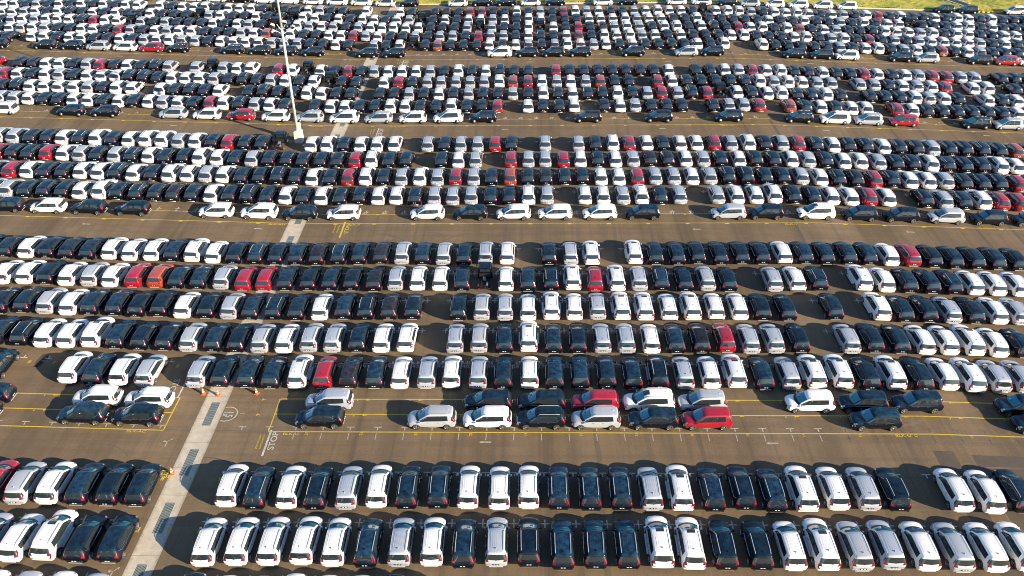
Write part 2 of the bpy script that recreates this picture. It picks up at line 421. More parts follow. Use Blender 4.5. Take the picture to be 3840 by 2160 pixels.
ordn = ['', 'first', 'second', 'third', 'fourth', 'fifth', 'sixth', 'seventh', 'eighth', 'ninth', 'tenth', 'eleventh', 'twelfth', 'thirteenth', 'fourteenth', 'fifteenth', 'sixteenth', 'seventeenth', 'eighteenth', 'nineteenth', 'twentieth', 'twenty-first', 'twenty-second', 'twenty-third', 'twenty-fourth', 'twenty-fifth', 'twenty-sixth', 'twenty-seventh', 'twenty-eighth', 'twenty-ninth', 'thirtieth', 'thirty-first', 'thirty-second', 'thirty-third', 'thirty-fourth', 'thirty-fifth']
gr = [g_ for g_ in gr if g_[1] > 39.5]
for k, (a, b) in enumerate(gr):
    o = grate(a, b); tagt(o, '%s steel grate from the bottom edge in the concrete drain strip' % ordn[k+1], 'grate', 'steel grates in the drain strip')

# ------------------------------------------------------------------ generic mesh collector
class MB:
    def __init__(s): s.V = []; s.F = []; s.mi = []
    def add(s, V, Fc, m=0):
        i = len(s.V); s.V += [tuple(v) for v in V]; s.F += [tuple(i+k for k in f) for f in Fc]; s.mi += [m]*len(Fc)
    def box(s, c, d, m=0, M4=None, taper=1.):
        V = []
        for z in (-1, 1):
            t_ = 1 if z < 0 else taper
            for x, y in ((-1, -1), (1, -1), (1, 1), (-1, 1)): V.append(Vector((c[0]+x*d[0]*t_/2, c[1]+y*d[1]*t_/2, c[2]+z*d[2]/2)))
        if M4: V = [M4 @ v for v in V]
        s.add(V, [(0, 3, 2, 1), (4, 5, 6, 7), (0, 1, 5, 4), (1, 2, 6, 5), (2, 3, 7, 6), (3, 0, 4, 7)], m)
    def tube(s, p, q, r0, r1=None, n=10, m=0, cap=True):
        p, q = Vector(p), Vector(q); r1 = r0 if r1 is None else r1
        ax = (q-p).normalized(); a = ax.orthogonal().normalized(); b = ax.cross(a); V = []
        for c, r in ((p, r0), (q, r1)):
            for k in range(n): t_ = 2*math.pi*k/n; V.append(c+(a*math.cos(t_)+b*math.sin(t_))*r)
        Fc = [(k, (k+1) % n, n+(k+1) % n, n+k) for k in range(n)]
        if cap: Fc += [tuple(range(n))[::-1], tuple(range(n, 2*n))]
        s.add(V, Fc, m)
    def path(s, pts, r, n=6, m=0):
        for a, b in zip(pts, pts[1:]): s.tube(a, b, r, n=n, m=m)
    def mesh(s, name, mats, smooth=False):
        me = bpy.data.meshes.new(name); me.from_pydata(s.V, [], s.F)
        for m in mats: me.materials.append(m)
        me.polygons.foreach_set('material_index', s.mi)
        if smooth: me.polygons.foreach_set('use_smooth', [True]*len(me.polygons))
        me.update(); return me

# ------------------------------------------------------------------ the car body cage
# material slots of the cage
PAINT, GLASS, WIND, TRIM, UNDER, TAIL, HEAD, REARG, SUNR = range(9)
def cage(suv=False):
    S = []
    def st(yl, yb, yr, p2, p3, p4, p5, p6, p7, z8, zb=.24):
        if not isinstance(yr, tuple): yr = (yr,)*4
        w2, z2 = p2
        S.append([(0, yl, zb), (max(.3, w2-.16), yl, zb), (w2, yl, z2), (p3[0], yl*.75+yb*.25, p3[1]), (p4[0], yb, p4[1]),
                  (p5[0], yr[0], p5[1]), (p6[0], yr[1], p6[1]), (p7[0], yr[2], p7[1]), (0, yr[3], z8)])
    tb = .05 if suv else 0.
    st(-2.14, -2.19, -2.21, (.72, .36), (.75, .48), (.76, .60), (.66, .62), (.5, .625), (.25, .63), .63, .30)
    st(-2.08, -2.17, (-2.20, -2.225, -2.235, -2.235), (.80, .32), (.84, .55), (.84, .76), (.76, .78), (.50, .775), (.25, .77), .77, .27)
    st(-2.00, -2.12, (-2.16, -2.20, -2.21, -2.215), (.83, .30), (.862, .58), (.858, .92), (.79, .93), (.54, .90), (.27, .875), .87)
    st(-1.93, -2.04, (-2.10, -2.155, -2.18, -2.185), (.845, .28), (.868, .62), (.850, 1.05+tb), (.755, 1.08+tb), (.66, 1.03+tb), (.3, .98+tb), .97+tb)
    st(-1.85, -1.94, (-1.86, -1.90, -1.93, -1.94), (.85, .28), (.87, .62), (.835, 1.08+tb), (.655, 1.49), (.60, 1.545), (.3, 1.57), 1.575)
    st(-1.79, -1.86, (-1.78, -1.86, -1.90, -1.91), (.855, .28), (.872, .62), (.835, 1.08+tb), (.640, 1.555), (.585, 1.61), (.3, 1.635), 1.64)
    st(-1.74, -1.74, -1.68, (.862, .30), (.874, .64), (.840, 1.06), (.640, 1.575), (.580, 1.632), (.3, 1.662), 1.668)
    st(-1.57, -1.52, -1.45, (.872, .58), (.878, .74), (.850, 1.02), (.645, 1.585), (.588, 1.645), (.3, 1.675), 1.682)
    st(-1.38, -1.36, -1.30, (.875, .685), (.880, .80), (.855, 1.00), (.648, 1.588), (.592, 1.65), (.3, 1.682), 1.69)
    st(-1.19, -1.15, -1.10, (.872, .58), (.876, .74), (.856, .985), (.650, 1.59), (.596, 1.652), (.3, 1.685), 1.693)
    st(-1.03, -.98, -.95, (.862, .30), (.870, .64), (.858, .975), (.652, 1.59), (.598, 1.652), (.3, 1.686), 1.694)
    st(-.62, -.60, -.58, (.860, .27), (.866, .60), (.860, .965), (.655, 1.588), (.60, 1.65), (.3, 1.685), 1.693)
    st(-.50, -.50, -.50, (.860, .27), (.866, .60), (.860, .963), (.655, 1.587), (.60, 1.649), (.3, 1.684), 1.692)
    st(.28, .30, .08, (.860, .27), (.866, .60), (.860, .945), (.652, 1.568), (.598, 1.627), (.3, 1.662), 1.67)
    st(.40, .42, .22, (.860, .27), (.866, .60), (.860, .942), (.650, 1.555), (.60, 1.607), (.3, 1.643), 1.65)
    st(.55, .60, (.34, .37, .42, .43), (.860, .27), (.866, .60), (.860, .94), (.645, 1.535), (.622, 1.562), (.3, 1.605), 1.612)
    st(1.09, 1.08, (1.12, 1.20, 1.38, 1.43), (.862, .30), (.868, .64), (.850, .93), (.750, .985), (.732, .995), (.36, 1.02), 1.03)
    st(1.24, 1.25, (1.24, 1.30, 1.46, 1.50), (.872, .58), (.876, .72), (.842, .91), (.735, .965), (.66, .98), (.35, 1.005), 1.015)
    st(1.43, 1.45, (1.48, 1.52, 1.60, 1.63), (.875, .69), (.878, .77), (.830, .88), (.70, .935), (.58, .955), (.32, .985), .992)
    st(1.62, 1.66, (1.70, 1.73, 1.80, 1.82), (.868, .58), (.872, .71), (.815, .86), (.69, .92), (.56, .94), (.30, .968), .972)
    st(1.78, 1.84, (1.88, 1.92, 1.98, 2.00), (.856, .30), (.858, .62), (.80, .82), (.67, .88), (.53, .90), (.29, .925), .93)
    st(1.96, 2.02, (2.05, 2.10, 2.13, 2.15), (.83, .27), (.83, .56), (.76, .76), (.62, .81), (.49, .83), (.27, .85), .855)
    st(2.08, 2.13, (2.16, 2.20, 2.215, 2.225), (.77, .28), (.77, .50), (.71, .66), (.57, .70), (.44, .71), (.25, .72), .725)
    st(2.10, 2.14, (2.17, 2.20, 2.225, 2.235), (.66, .32), (.66, .46), (.60, .54), (.5, .56), (.38, .57), (.22, .575), .575, .30)
    if suv:
        for s_ in S:
            for k, (x, y, z) in enumerate(s_):
                s_[k] = (x*1.035, y*1.075, z*1.05+.03*(1 if z > .3 else 0)+(.03 if z > 1.5 else 0))
    def tag(i, k):
        # i = interval between stations i and i+1, k = interval between ring points k and k+1
        if k <= 1: return UNDER
        if k == 2 and suv is False and i in (2, 3, 4, 5) and False: return TRIM
        if suv:
            if i in (1, 2) and k in (4,): return TAIL
            if i == 0 and k == 4: return TAIL
            if i == 3 and k in (6, 7): return REARG
            if i == 3 and k == 5: return REARG
            if i == 2 and k in (5,): return TAIL
            if k == 4 and 7 <= i <= 15 and i not in (11, 13): return GLASS
            if i in (13, 14) and k == 7: return SUNR
            if i in (14,) and k == 6: return PAINT
        else:
            if i == 2 and k in (4, 5): return TAIL
            if i == 3 and k in (5, 6, 7): return REARG
            if i == 3 and k == 4: return TAIL
            if i == 4 and k == 4: return TRIM
            if k == 4 and 7 <= i <= 15 and i not in (11, 13): return GLASS
        if k == 4 and i in (11, 13): return TRIM
        if i == 15 and k in (6, 7): return WIND
        if i == 15 and k == 5: return PAINT
        if i == 16 and k in (5, 6, 7): return TRIM
        if i in (20, 21) and k == 4: return HEAD
        if i == 21 and k == 3: return HEAD
        if i == 22 and k in (5, 6, 7): return TRIM
        return PAINT
    V = []; idx = []
    for s_ in S:
        row = {}
        for k, (x, y, z) in enumerate(s_):
            if k in (0, 8): row[(k, 1)] = row[(k, -1)] = len(V); V.append((0, y, z))
            else:
                row[(k, 1)] = len(V); V.append((x, y, z)); row[(k, -1)] = len(V); V.append((-x, y, z))
        idx.append(row)
    Fc = []; mi = []
    for i in range(len(S)-1):
        for k in range(8):
            a, b, c, d = idx[i][(k, 1)], idx[i+1][(k, 1)], idx[i+1][(k+1, 1)], idx[i][(k+1, 1)]
            Fc.append((a, b, c, d)); mi.append(tag(i, k))
            a, b, c, d = idx[i][(k, -1)], idx[i+1][(k, -1)], idx[i+1][(k+1, -1)], idx[i][(k+1, -1)]
            Fc.append((d, c, b, a)); mi.append(tag(i, k))
    for i, flip in ((0, False), (len(S)-1, True)):
        r = idx[i]
        for k in range(1, 7):
            f = [r[(k, -1)], r[(k, 1)], r[(k+1, 1)], r[(k+1, -1)]]
            if k == 1: f = [r[(1, -1)], r[(0, 1)], r[(1, 1)], r[(2, 1)], r[(2, -1)]]
            if k == 6: f = [r[(6, -1)], r[(6, 1)], r[(7, 1)], r[(8, 1)], r[(7, -1)]]
            if flip: f = f[::-1]
            Fc.append(tuple(f)); mi.append((TRIM if flip and k > 1 else PAINT) if k > 1 else TRIM)
    return V, Fc, mi, S

WHEEL_Y = 1.39
SLOTS = ['paint', 'glass', 'wind', 'trim', 'under', 'tail', 'head', 'glass', 'glass']
def cage_mesh(suv, level):
    V, Fc, mi, S = cage(suv)
    me = bpy.data.meshes.new('c'); me.from_pydata(V, [], Fc); me.polygons.foreach_set('material_index', mi)
    for _ in range(9): me.materials.append(M['trim'])
    me.polygons.foreach_set('use_smooth', [True]*len(Fc)); me.update()
    if level:
        o = bpy.data.objects.new('tmp', me); COL.objects.link(o)
        md = o.modifiers.new('s', 'SUBSURF'); md.levels = md.render_levels = level
        bpy.context.view_layer.update()
        ev = o.evaluated_get(bpy.context.evaluated_depsgraph_get())
        m2 = bpy.data.meshes.new_from_object(ev); bpy.data.objects.remove(o); me = m2
    n = len(me.vertices); co = np.empty(n*3); me.vertices.foreach_get('co', co); co = co.reshape(-1, 3)
    polys = [tuple(p.vertices) for p in me.polygons]; mi = [p.material_index for p in me.polygons]
    return co, polys, mi, S
def submesh(name, co, polys, sel, mats, slotmap=None, mi=None):
    ids = {}; V = []; Fc = []; mm = []
    for q, p in enumerate(polys):
        if not sel(q): continue
        f = []
        for v in p:
            if v not in ids: ids[v] = len(V); V.append(tuple(co[v]))
            f.append(ids[v])
        Fc.append(tuple(f)); mm.append(slotmap[mi[q]] if slotmap else 0)
    me = bpy.data.meshes.new(name); me.from_pydata(V, [], Fc)
    for m in mats: me.materials.append(m)
    me.polygons.foreach_set('material_index', mm); me.polygons.foreach_set('use_smooth', [True]*len(Fc)); me.update()
    return me

def wheel_mesh(R=.335, w=.21):
    b = MB(); n = 24; V = []; Fc = []
    prof = [(-w/2, R*.70), (-w/2, R*.95), (-w/2+.03, R), (w/2-.03, R), (w/2, R*.95), (w/2, R*.70)]
    for k in range(n):
        a = 2*math.pi*k/n
        for x, r in prof: V.append((x, r*math.cos(a), r*math.sin(a)))
    m = len(prof)
    for k in range(n):
        for j in range(m-1): Fc.append((k*m+j, ((k+1) % n)*m+j, ((k+1) % n)*m+j+1, k*m+j+1))
    b.add(V, Fc); b.tube((-w/2+.02, 0, 0), (w/2-.05, 0, 0), R*.70, n=24)
    return b.mesh('tyre', [M['tyre']], True)
def rim_mesh(R=.335, w=.21, spokes=5):
    b = MB(); x = w/2-.045
    b.tube((x-.01, 0, 0), (x, 0, 0), R*.72, n=20, m=1)
    n = 24; V = []; Fc = []
    for k in range(n):
        a = 2*math.pi*k/n
        for xx, r in ((x+.05, R*.74), (x+.052, R*.67), (x, R*.64)): V.append((xx, r*math.cos(a), r*math.sin(a)))
    for k in range(n):
        for j in range(2): Fc.append((k*3+j, ((k+1) % n)*3+j, ((k+1) % n)*3+j+1, k*3+j+1))
    b.add(V, Fc, 0)
    for k in range(spokes):
        for da, wd in ((-.16, .045), (.16, .045)):
            a = 2*math.pi*k/spokes; ca, sa = math.cos(a), math.sin(a)
            c2, s2 = math.cos(a+da), math.sin(a+da)
            p = Vector((x+.03, ca*R*.12, sa*R*.12)); q = Vector((x+.035, c2*R*.68, s2*R*.68))
            t_ = (q-p).cross(Vector((1, 0, 0))).normalized()*wd/2
            b.add([p-t_, q-t_*.8, q+t_*.8, p+t_], [(0, 1, 2, 3)], 0)
    b.tube((x, 0, 0), (x+.045, 0, 0), R*.17, n=10, m=0)
    return b.mesh('rim', [M['alloy'], M['rimdark']])
TYRE, RIM = wheel_mesh(), rim_mesh()
RIM_B = rim_mesh(spokes=10)

def sidept(S, i, k, off=0., side=1):
    x, y, z = S[i][k]; return Vector(((x+off)*side, y, z))
def build_parts(suv):
    """mesh data of every part, keyed by name"""
    co, polys, mi, S = cage_mesh(suv, 2)
    sc = (1.035, 1.075, 1.05) if suv else (1, 1, 1)
    P = {}
    cx = [np.mean([co[v][0] for v in p]) for p in polys]; cyy = [np.mean([co[v][1] for v in p]) for p in polys]
    smap = {PAINT: 0, TRIM: 1, UNDER: 2}
    body = submesh('body', co, polys, lambda q: mi[q] in smap, [M['W'], M['trim'], M['under']], smap, mi)
    # roof ribs and shark fin and rear wiper cowl join the body shell
    bm = bmesh.new(); bm.from_mesh(body)
    def addbox(c, d, mat):
        r = bmesh.ops.create_cube(bm, size=1.)
        for v in r['verts']: v.co = Vector((c[0]+v.co.x*d[0], c[1]+v.co.y*d[1], c[2]+v.co.z*d[2]))
        for f in {f for v in r['verts'] for f in v.link_faces}: f.material_index = mat; f.smooth = False
    ztop = 1.69 if not suv else 1.84
    def zroof(st_, x):
        p6, p7, p8 = S[st_][6], S[st_][7], S[st_][8]; x = abs(x)
        return p8[2]+(p7[2]-p8[2])*(x/p7[0])**2 if x < p7[0] else p7[2]+(p6[2]-p7[2])*((x-p7[0])/(p6[0]-p7[0]))**1.6
    for k in range(6):
        x = -.40+.16*k; rng = list(range(7, 13 if suv else 14))
        for a_, b_ in zip(rng, rng[1:]):
            za, zb_ = zroof(a_, x)-.004, zroof(b_, x)-.004; ya, yb_ = S[a_][7][1], S[b_][7][1]
            vs = [bm.verts.new(c) for c in ((x-.022, ya, za), (x, ya, za+.007), (x+.022, ya, za), (x-.022, yb_, zb_), (x, yb_, zb_+.007), (x+.022, yb_, zb_))]
            for f in ((0, 1, 4, 3), (1, 2, 5, 4)):
                q = bm.faces.new([vs[t_] for t_ in f][::-1]); q.material_index = 0
    # shark fin
    r = bmesh.ops.create_cube(bm, size=1.)
    for v in r['verts']:
        t_ = 1 if v.co.z < 0 else .25
        v.co = Vector((v.co.x*.05*t_, -1.50+v.co.y*.2*t_-(.05 if v.co.z > 0 else 0), ztop+.02+v.co.z*.09))
    bm.to_mesh(body); bm.free()
    P['body'] = body
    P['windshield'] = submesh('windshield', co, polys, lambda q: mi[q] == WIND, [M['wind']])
    P['rear_window'] = submesh('rear_window', co, polys, lambda q: mi[q] == REARG, [M['glass']])
    P['side_window'] = [submesh('side_window', co, polys, lambda q, s_=s_: mi[q] == GLASS and cx[q]*s_ > 0, [M['glass']]) for s_ in (-1, 1)]
    P['tail_light'] = [submesh('tail_light', co*[1.004, 1.004, 1], polys, lambda q, s_=s_: mi[q] == TAIL and cx[q]*s_ > 0, [M['tail']]) for s_ in (-1, 1)]
    P['headlight'] = [submesh('headlight', co, polys, lambda q, s_=s_: mi[q] == HEAD and cx[q]*s_ > 0, [M['head']]) for s_ in (-1, 1)]
    if suv: P['sunroof'] = submesh('sunroof', co+[0, 0, .004], polys, lambda q: mi[q] == SUNR, [M['glass']])
    # mirrors
    P['mirror'] = []
    for s_ in (-1, 1):
        b = MB(); b.box((s_*.97*sc[0], .98*sc[1], .98*sc[2]), (.17, .11, .13), 0, taper=.8); b.box((s_*.87*sc[0], .98*sc[1], .95*sc[2]), (.12, .05, .04), 1)
        P['mirror'].append(b.mesh('mirror', [M['W'], M['trim']]))
    # chrome line under the side windows, kicking up at the back
    P['window_trim'] = []
    for s_ in (-1, 1):
        b = MB(); pts = [sidept(S, i, 4, .006, s_)+Vector((0, 0, -.015)) for i in range(16, 7, -1)]
        q0, q1 = sidept(S, 6, 4, .004, s_), sidept(S, 5, 5, .02, s_)
        pts.append(q0*.6+q1*.4 if not suv else q0)
        b.path(pts, .014, 5); P['window_trim'].append(b.mesh('window_trim', [M['chrome']]))
    P['roof_rail'] = []
    for s_ in (-1, 1):
        b = MB(); pts = []
        for i in range(6, 15): 
            x, y, z = S[i][6]; pts.append(Vector((s_*(x-.005), y, z+.045)))
        pts[0].z -= .04; pts[-1].z -= .04
        b.path(pts, .022, 6); P['roof_rail'].append(b.mesh('roof_rail', [M['rail']]))
    P['door_handle'] = []
    for s_ in (-1, 1):
        for y in (-.42, .45): pass
        for y in (-.30, .62):
            b = MB(); b.box((s_*.885*sc[0], (y-.35)*sc[1], .86*sc[2]), (.025, .17, .03), 0)
            P['door_handle'].append(b.mesh('door_handle', [M['chrome']]))
    b = MB(); yb = -2.235*sc[1]
    b.box((0, yb+.045, .37*sc[2]), (1.05, .05, .06), 0); P['skid_plate'] = b.mesh('skid_plate', [M['rail']])
    b = MB()
    b.box((0, -2.235*sc[1]-.01, .66*sc[2]), (.50, .03, .12), 0)
    for x in (-.11, .11): b.box((x, -2.235*sc[1]-.03, .67*sc[2]), (.13, .02, .05), 1)
    P['number_plate'] = b.mesh('number_plate', [M['trim'], M['plate']])
    b = MB()
    y0, y1 = .98*sc[1], 1.14*sc[1]
    z0, z1 = 1.27*sc[2], 1.175*sc[2]
    b.add([(.12, y0, z0+.065), (.40, y0, z0+.05), (.40, y1, z1+.035), (.12, y1, z1+.055)], [(0, 1, 2, 3)], 0)
    P['windshield_sticker'] = b.mesh('windshield_sticker', [M['sticker']])
    b = MB(); b.box((0, 2.23*sc[1], .46), (.9, .05, .16), 0); b.box((0, 2.245*sc[1], .62), (.8, .03, .03), 1)
    for s_ in (-1, 1): b.box((s_*.60, 2.17*sc[1], .50), (.06, .08, .26), 1)
    P['grille'] = b.mesh('grille', [M['trim'], M['chrome']])
    P['wiper'] = None
    b = MB(); b.tube((-.02, yb+.06, 1.06*sc[2]), (.28, yb+.10, 1.14*sc[2]), .012, n=5); P['rear_wiper'] = b.mesh('rear_wiper', [M['trim']])
    P['side_step'] = []
    for s_ in (-1, 1):
        b = MB(); b.box((s_*.93*sc[0], 0, .36), (.14, 1.95, .04), 0); P['side_step'].append(b.mesh('side_step', [M['rail']]))
    b = MB(); b.box((0, yb+.05, .42), (1.40, .08, .10), 0); P['rear_cladding'] = b.mesh('rear_cladding', [M['trim']])
    return P
PARTS = {False: build_parts(False), True: build_parts(True)}
_painted = {}
def painted(me, colr):
    if colr == 'W': return me
    k = (me.name, colr)
    if k not in _painted:
        c = me.copy(); c.materials[0] = M[colr]; _painted[k] = c
    return _painted[k]
CODE = {'W': ('W', 0, 0), 'w': ('W', 0, 1), 'S': ('S', 0, 0), 's': ('S', 0, 1), 'K': ('K', 0, 0), 'k': ('K', 0, 1), 'B': ('B', 0, 0), 'R': ('R', 0, 0), 'O': ('O', 0, 0), 'P': ('W', 1, 1), 'Q': ('K', 1, 1)}
protos = {}
def ob(name, me, parent, loc=None, rot=None):
    o = bpy.data.objects.new(name, me); COL.objects.link(o); o.parent = parent
    if loc is not None: o.location = loc
    if rot is not None: o.rotation_euler = rot
    return o
def make_car(code, detail, side_on):
    colr, suv, cross = CODE[code]; suv = bool(suv); P = PARTS[suv]
    root = bpy.data.objects.new('parked_suv' if suv else 'parked_minivan', None); COL.objects.link(root)
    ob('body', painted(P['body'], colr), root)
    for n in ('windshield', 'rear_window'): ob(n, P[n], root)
    for n in ('side_window', 'tail_light'):
        for m in P[n]: ob(n, m, root)
    for m in P['mirror']: ob('mirror', painted(m, colr), root)
    if suv: ob('sunroof', P['sunroof'], root)
    if suv or cross or code in 'WS':
        for m in P['roof_rail']: ob('roof_rail', m, root)
    if colr in 'KBRO':
        for m in P['window_trim']: ob('window_trim', m, root)
    if detail >= 1:
        if colr in 'KBROS': ob('number_plate', P['number_plate'], root)
        if suv is False: ob('skid_plate', P['skid_plate'], root)
        if cross and not suv: ob('rear_cladding', P['rear_cladding'], root)
    if detail >= 2:
        ob('rear_wiper', P['rear_wiper'], root)
        for m in P['headlight']: ob('headlight', m, root)
        ob('grille', P['grille'], root)
        for m in P['door_handle']: ob('door_handle', m, root)
        ob('windshield_sticker', P['windshield_sticker'], root)
    if suv:
        for m in P['side_step']: ob('side_step', m, root)
    ys_ = 1.40*(1.03 if suv else 1.); xw = .78*(1.03 if suv else 1); R = 1.08 if suv else 1.
    for s_ in (-1, 1):
        for y in (-ys_, ys_):
            wn = ob('wheel', TYRE, root, (s_*xw, y, .335*R), (0, 0, 0 if s_ > 0 else math.pi)); wn.scale = (R, R, R)
            if detail >= 1: ob('rim', RIM, wn)
    return root
def kids(o): return CH.get(o.name, [])
CH = {}
def reg(o):
    L = [c for c in o.children]; CH[o.name] = L
    for c in L: reg(c)
def copy_tree(o, parent=None):
    c = o.copy(); COL.objects.link(c)
    if parent: c.parent = parent
    for k_ in kids(o): copy_tree(k_, c)
    return c
used = set()
def spawn(code, detail, side_on=False):
    key = (code, detail, side_on)
    if key not in protos:
        protos[key] = make_car(code, detail, side_on); reg(protos[key]); return protos[key]
    return copy_tree(protos[key])
def place(o, x, y, yaw):
    m = slope(x)
    mat = Matrix.Translation((x, y, zf(x)+.002)) @ Matrix.Rotation(-math.atan(m), 4, 'Y') @ Matrix.Rotation(yaw, 4, 'Z')
    o.matrix_world = mat; o.matrix_local = mat

ROWS = [  # name, first slot, codes (capital W S K B R O = minivan paint, w k = with bright rails and cladding, P Q = white/black SUV, T = truck chassis)
 ('R0', -16, "WSWS..KWKWWWKW"),
 ('R2', -17, "SWPKK..WWWWWkSWkSkkkkPPkkWPSSWSWW"),
 ('R1', -18, "RSWKKK..WkWkSWkkWWWkkkSPkkkPWSk.WWk"),
 ('R3', -21, "K..WKWS.SKKKPRBKWSWSKWKKKKQSWPKSPPKPKWPSS"),
 ('R4', -22, "KkWWPKKKSKKSWSSKWW.SSKPKKSSWKBRSSK.SKKWWPWK"),
 ('R5', -23, "KKSWKKKKWKSKkKWKkBK.KSSWPWSPPwPwWKK.K.PKKSKWS"),
 ('R6', -24, "WWKWSWROKKSRRKKKKBSWWKTWKkPRPSkKSK.Swk.PWKKkWWW"),
 ('R7', -26, "KKWKKKWWWKPWKkKKBkKBSKSKSW.KSP.PKKKKKKwKKKKWRKKKKK"),
 ('R8', -28, "SKKKWPKkKBKWKQKWKWKKWwKSSSKKPS.WWSPKS.SWWPKKWWRW.KSKPRR"),
 ('R9', -29, "RWKKWWQWKPWSWKKQKWKRPKSPSRSKOKBKKwWRSSWSQQKKSWKBRKWWSBKKR"),
 ('R10', -31, "RKKRWSKSkWKKPWKSKKKKKRPKK.KWS.RSSRWKWSBBwSKWKKWSKWWSKKPkKKPW"),
 ('R11', -32, "SSKKWkPKWPPSWKRKKT.WPKWWW.SKSSRK.S.SKPRWKWWRSPKSRkWKKWKBSKKkKO"),
 ('R12', -35, "SSWKKWwKWKWSWKRPQSWK.KWWKKPWKKPKKR.WKKW.KWSKKK.kSSR.OKWKWw.RWBKKKKKW"),
 ('R13', -36, "KQWWWWSKPW.WKQKW.KQKKPwKK.KKSKWKSKKSKPKWKKPKSRSQRTWKWPkKPB.KKKPSWK.WKW"),
 ('R14', -37, "RwKWSKWWWQQKWWWSKQKSWKWTKK.WRkSSSSSPORPSWSOKK.RwKKKKkPSPWSS.SSKWSWR.WP.K"),
 ('R15', -39, "R.KKWWKSRKWKQS.STSWP.RWTWKRKSWwWSKPKWQKK.RKKKKKKKW.KKWSRWPKKWKKRWKWSRRSS.KK"),
 ('R16', -41, "K.WPKWWKKWKSWPSSKwWWWSSSKKWK.SKWTKOKKKWBWSKSPWSWKWKKKKWKP..PKKKKKSKWPKSWKOKWSKKK"),
 ('R17', -43, "KWSPSKKWWKRSKWSPPKKKSWOKPKKWWRSWKKSKSSKRSSKwKKWRKPwPSWKWKKKWPKKKWPKSPKRKSKSWWWWSKWK"),
 ('R18', -44, "KSPSPPPQRPWTSKSKKKWKWSKTKPSWSKSWWPWWKKKSTSKKPTwKRKBSPSkPPKWQKRwPKPOKWSKKQPWwSPBPWKBWW"),
 ('R19', -45, "WwSPKPQKWKPKKPKKKTSPKKWKKTPWKWKWWKwSTKWKWWSwQPWKKKwWWPSWwKKPKKKKKWKKPQKSKPKWWTKKKWPKWKK"),
 ('R20', -46, "WPKSKwKPKPKPP.PKWWPKWwWKTKKWSKK.P..WK.KKKRRKKPKSKRPSWKKSWPWWKTWPPSQPWPWKWSKPRKPKKWKPWQPKK"),
]
REAR = {'R0': 4.5, 'R2': 4.56, 'R1': 4.42}
ROWNAME = {'R0': 'the cut-off row at the bottom edge', 'R2': 'the nearest complete nose-away row', 'R1': 'the second-nearest nose-away row', 'R3': 'the third-nearest nose-away row',
    'R4': 'the fourth-nearest nose-away row', 'R5': 'the fifth-nearest nose-away row', 'R6': 'the sixth-nearest nose-away row', 'R7': 'the seventh-nearest nose-away row',
    'P1a': 'the nearest side-on line', 'P1b': 'the second-nearest side-on line', 'P2': 'the third-nearest side-on line'}
CDESC = {'W': 'white minivan', 'S': 'silver minivan', 'K': 'black minivan', 'B': 'black minivan', 'R': 'red minivan', 'O': 'orange minivan', 'P': 'white SUV', 'Q': 'black SUV'}
DRAINX = -28.9
things = []   # row, x, y, yaw, code
far = []; trucks = []
def jit(a): return random.uniform(-a, a)
for name, s0, codes in ROWS:
    Y, x0 = LAT[name]
    if name not in ROWNAME: codes = 'WKS'+codes+'KWSWKK'; s0 -= 3
    for j, c in enumerate(codes):
        if c == '.': continue
        x = warp(x0+2.5*(s0+j))+jit(.07)+(.10 if s0+j < -12 else 0)
        y = Y-REAR.get(name, 4.16)+2.24+jit(.13)
        yaw = math.radians(jit(.7))
        if c in 'PQ': y += .12
        if c == 'T': trucks.append((name, x, y-.05, yaw)); continue
        (things if name in ROWNAME else far).append((name, x, y, yaw, c))
H = math.pi/2
P1a = [(-40.25, 'K'), (-35.22, 'K'), (-18.3, 'K'), (-8.0, 'S'), (-2.93, 'W'), (1.96, 'k'), (6.98, 'S'), (12.2, 'K'), (17.05, 'R'), (32.2, 'K'), (46.9, 'K'), (-50.2, 'K')]
P1b = [(-39.9, 'W'), (-35.0, 'W'), (-50.1, 'K'), (-17.9, 'S'), (-2.95, 'K'), (2.05, 'K'), (7.05, 'R'), (12.05, 'P'), (17.0, 'S'), (26.93, 'W'), (31.8, 'K'), (36.8, 'K'), (46.4, 'K')]
for x, c in P1a: things.append(('P1a', x, 56.15, H+math.radians(jit(1)), c))
for x, c in P1b: things.append(('P1b', x, 58.45, H+math.radians(jit(1)), c))
def ux(px, Y):
    "world X of native pixel column px on the ground line Y (metres) through this camera's row geometry"
    lo, hi = -130., 130.
    for _ in range(50):
        mid = (lo+hi)/2; d = Vector((mid, Y, zf(mid)-CAM_H+.3)); u = 1920+CAM_F*d.dot(Rv)/d.dot(F)
        if u < px: lo = mid
        else: hi = mid
    return round((lo+hi)/2, 2)
P2 = [(0, 45, 'K'), (0, 447, 'W'), (0, 842, 'K'), (0, 1265, 'K'), (0, 2076, 'W'), (950, 47, 'P'), (950, 441, 'K'), (950, 865, 'w'), (950, 1678, 'W'), (950, 2092, 'K'), (1900, 65, 'W'), (1900, 468, 'W'), (1900, 901, 'W'),
      (1900, 1314, 'K'), (1900, 2147, 'S'), (2840, 85, 'K'), (2840, 571, 'P'), (2840, 992, 'K'), (2840, 1396, 'K'), (2840, 1833, 'S'), (2840, 2245, 'K'), (2840, 2650, 'K')]
for b, c_, k in P2: things.append(('P2', ux(b+c_/2.576, 93.4), 94.15, H+math.radians(jit(1)), k))
P3 = [(0, 18, 'W'), (0, 846, 'K'), (0, 1255, 'K'), (0, 2078, 'S'), (760, 40, 'W'), (760, 454, 'R'), (760, 869, 'W'), (760, 1282, 'S'), (760, 1702, 'P'), (760, 2118, 'S'), (1520, 85, 'W'), (1520, 517, 'P'), (1520, 937, 'K'),
      (1520, 2206, 'B'), (2280, 613, 'K'), (2280, 1462, 'K'), (2280, 2311, 'k'), (3040, 296, 'P'), (3040, 701, 'S'), (3040, 1132, 'R'), (3040, 2002, 'k'), (3040, 2393, 'S')]
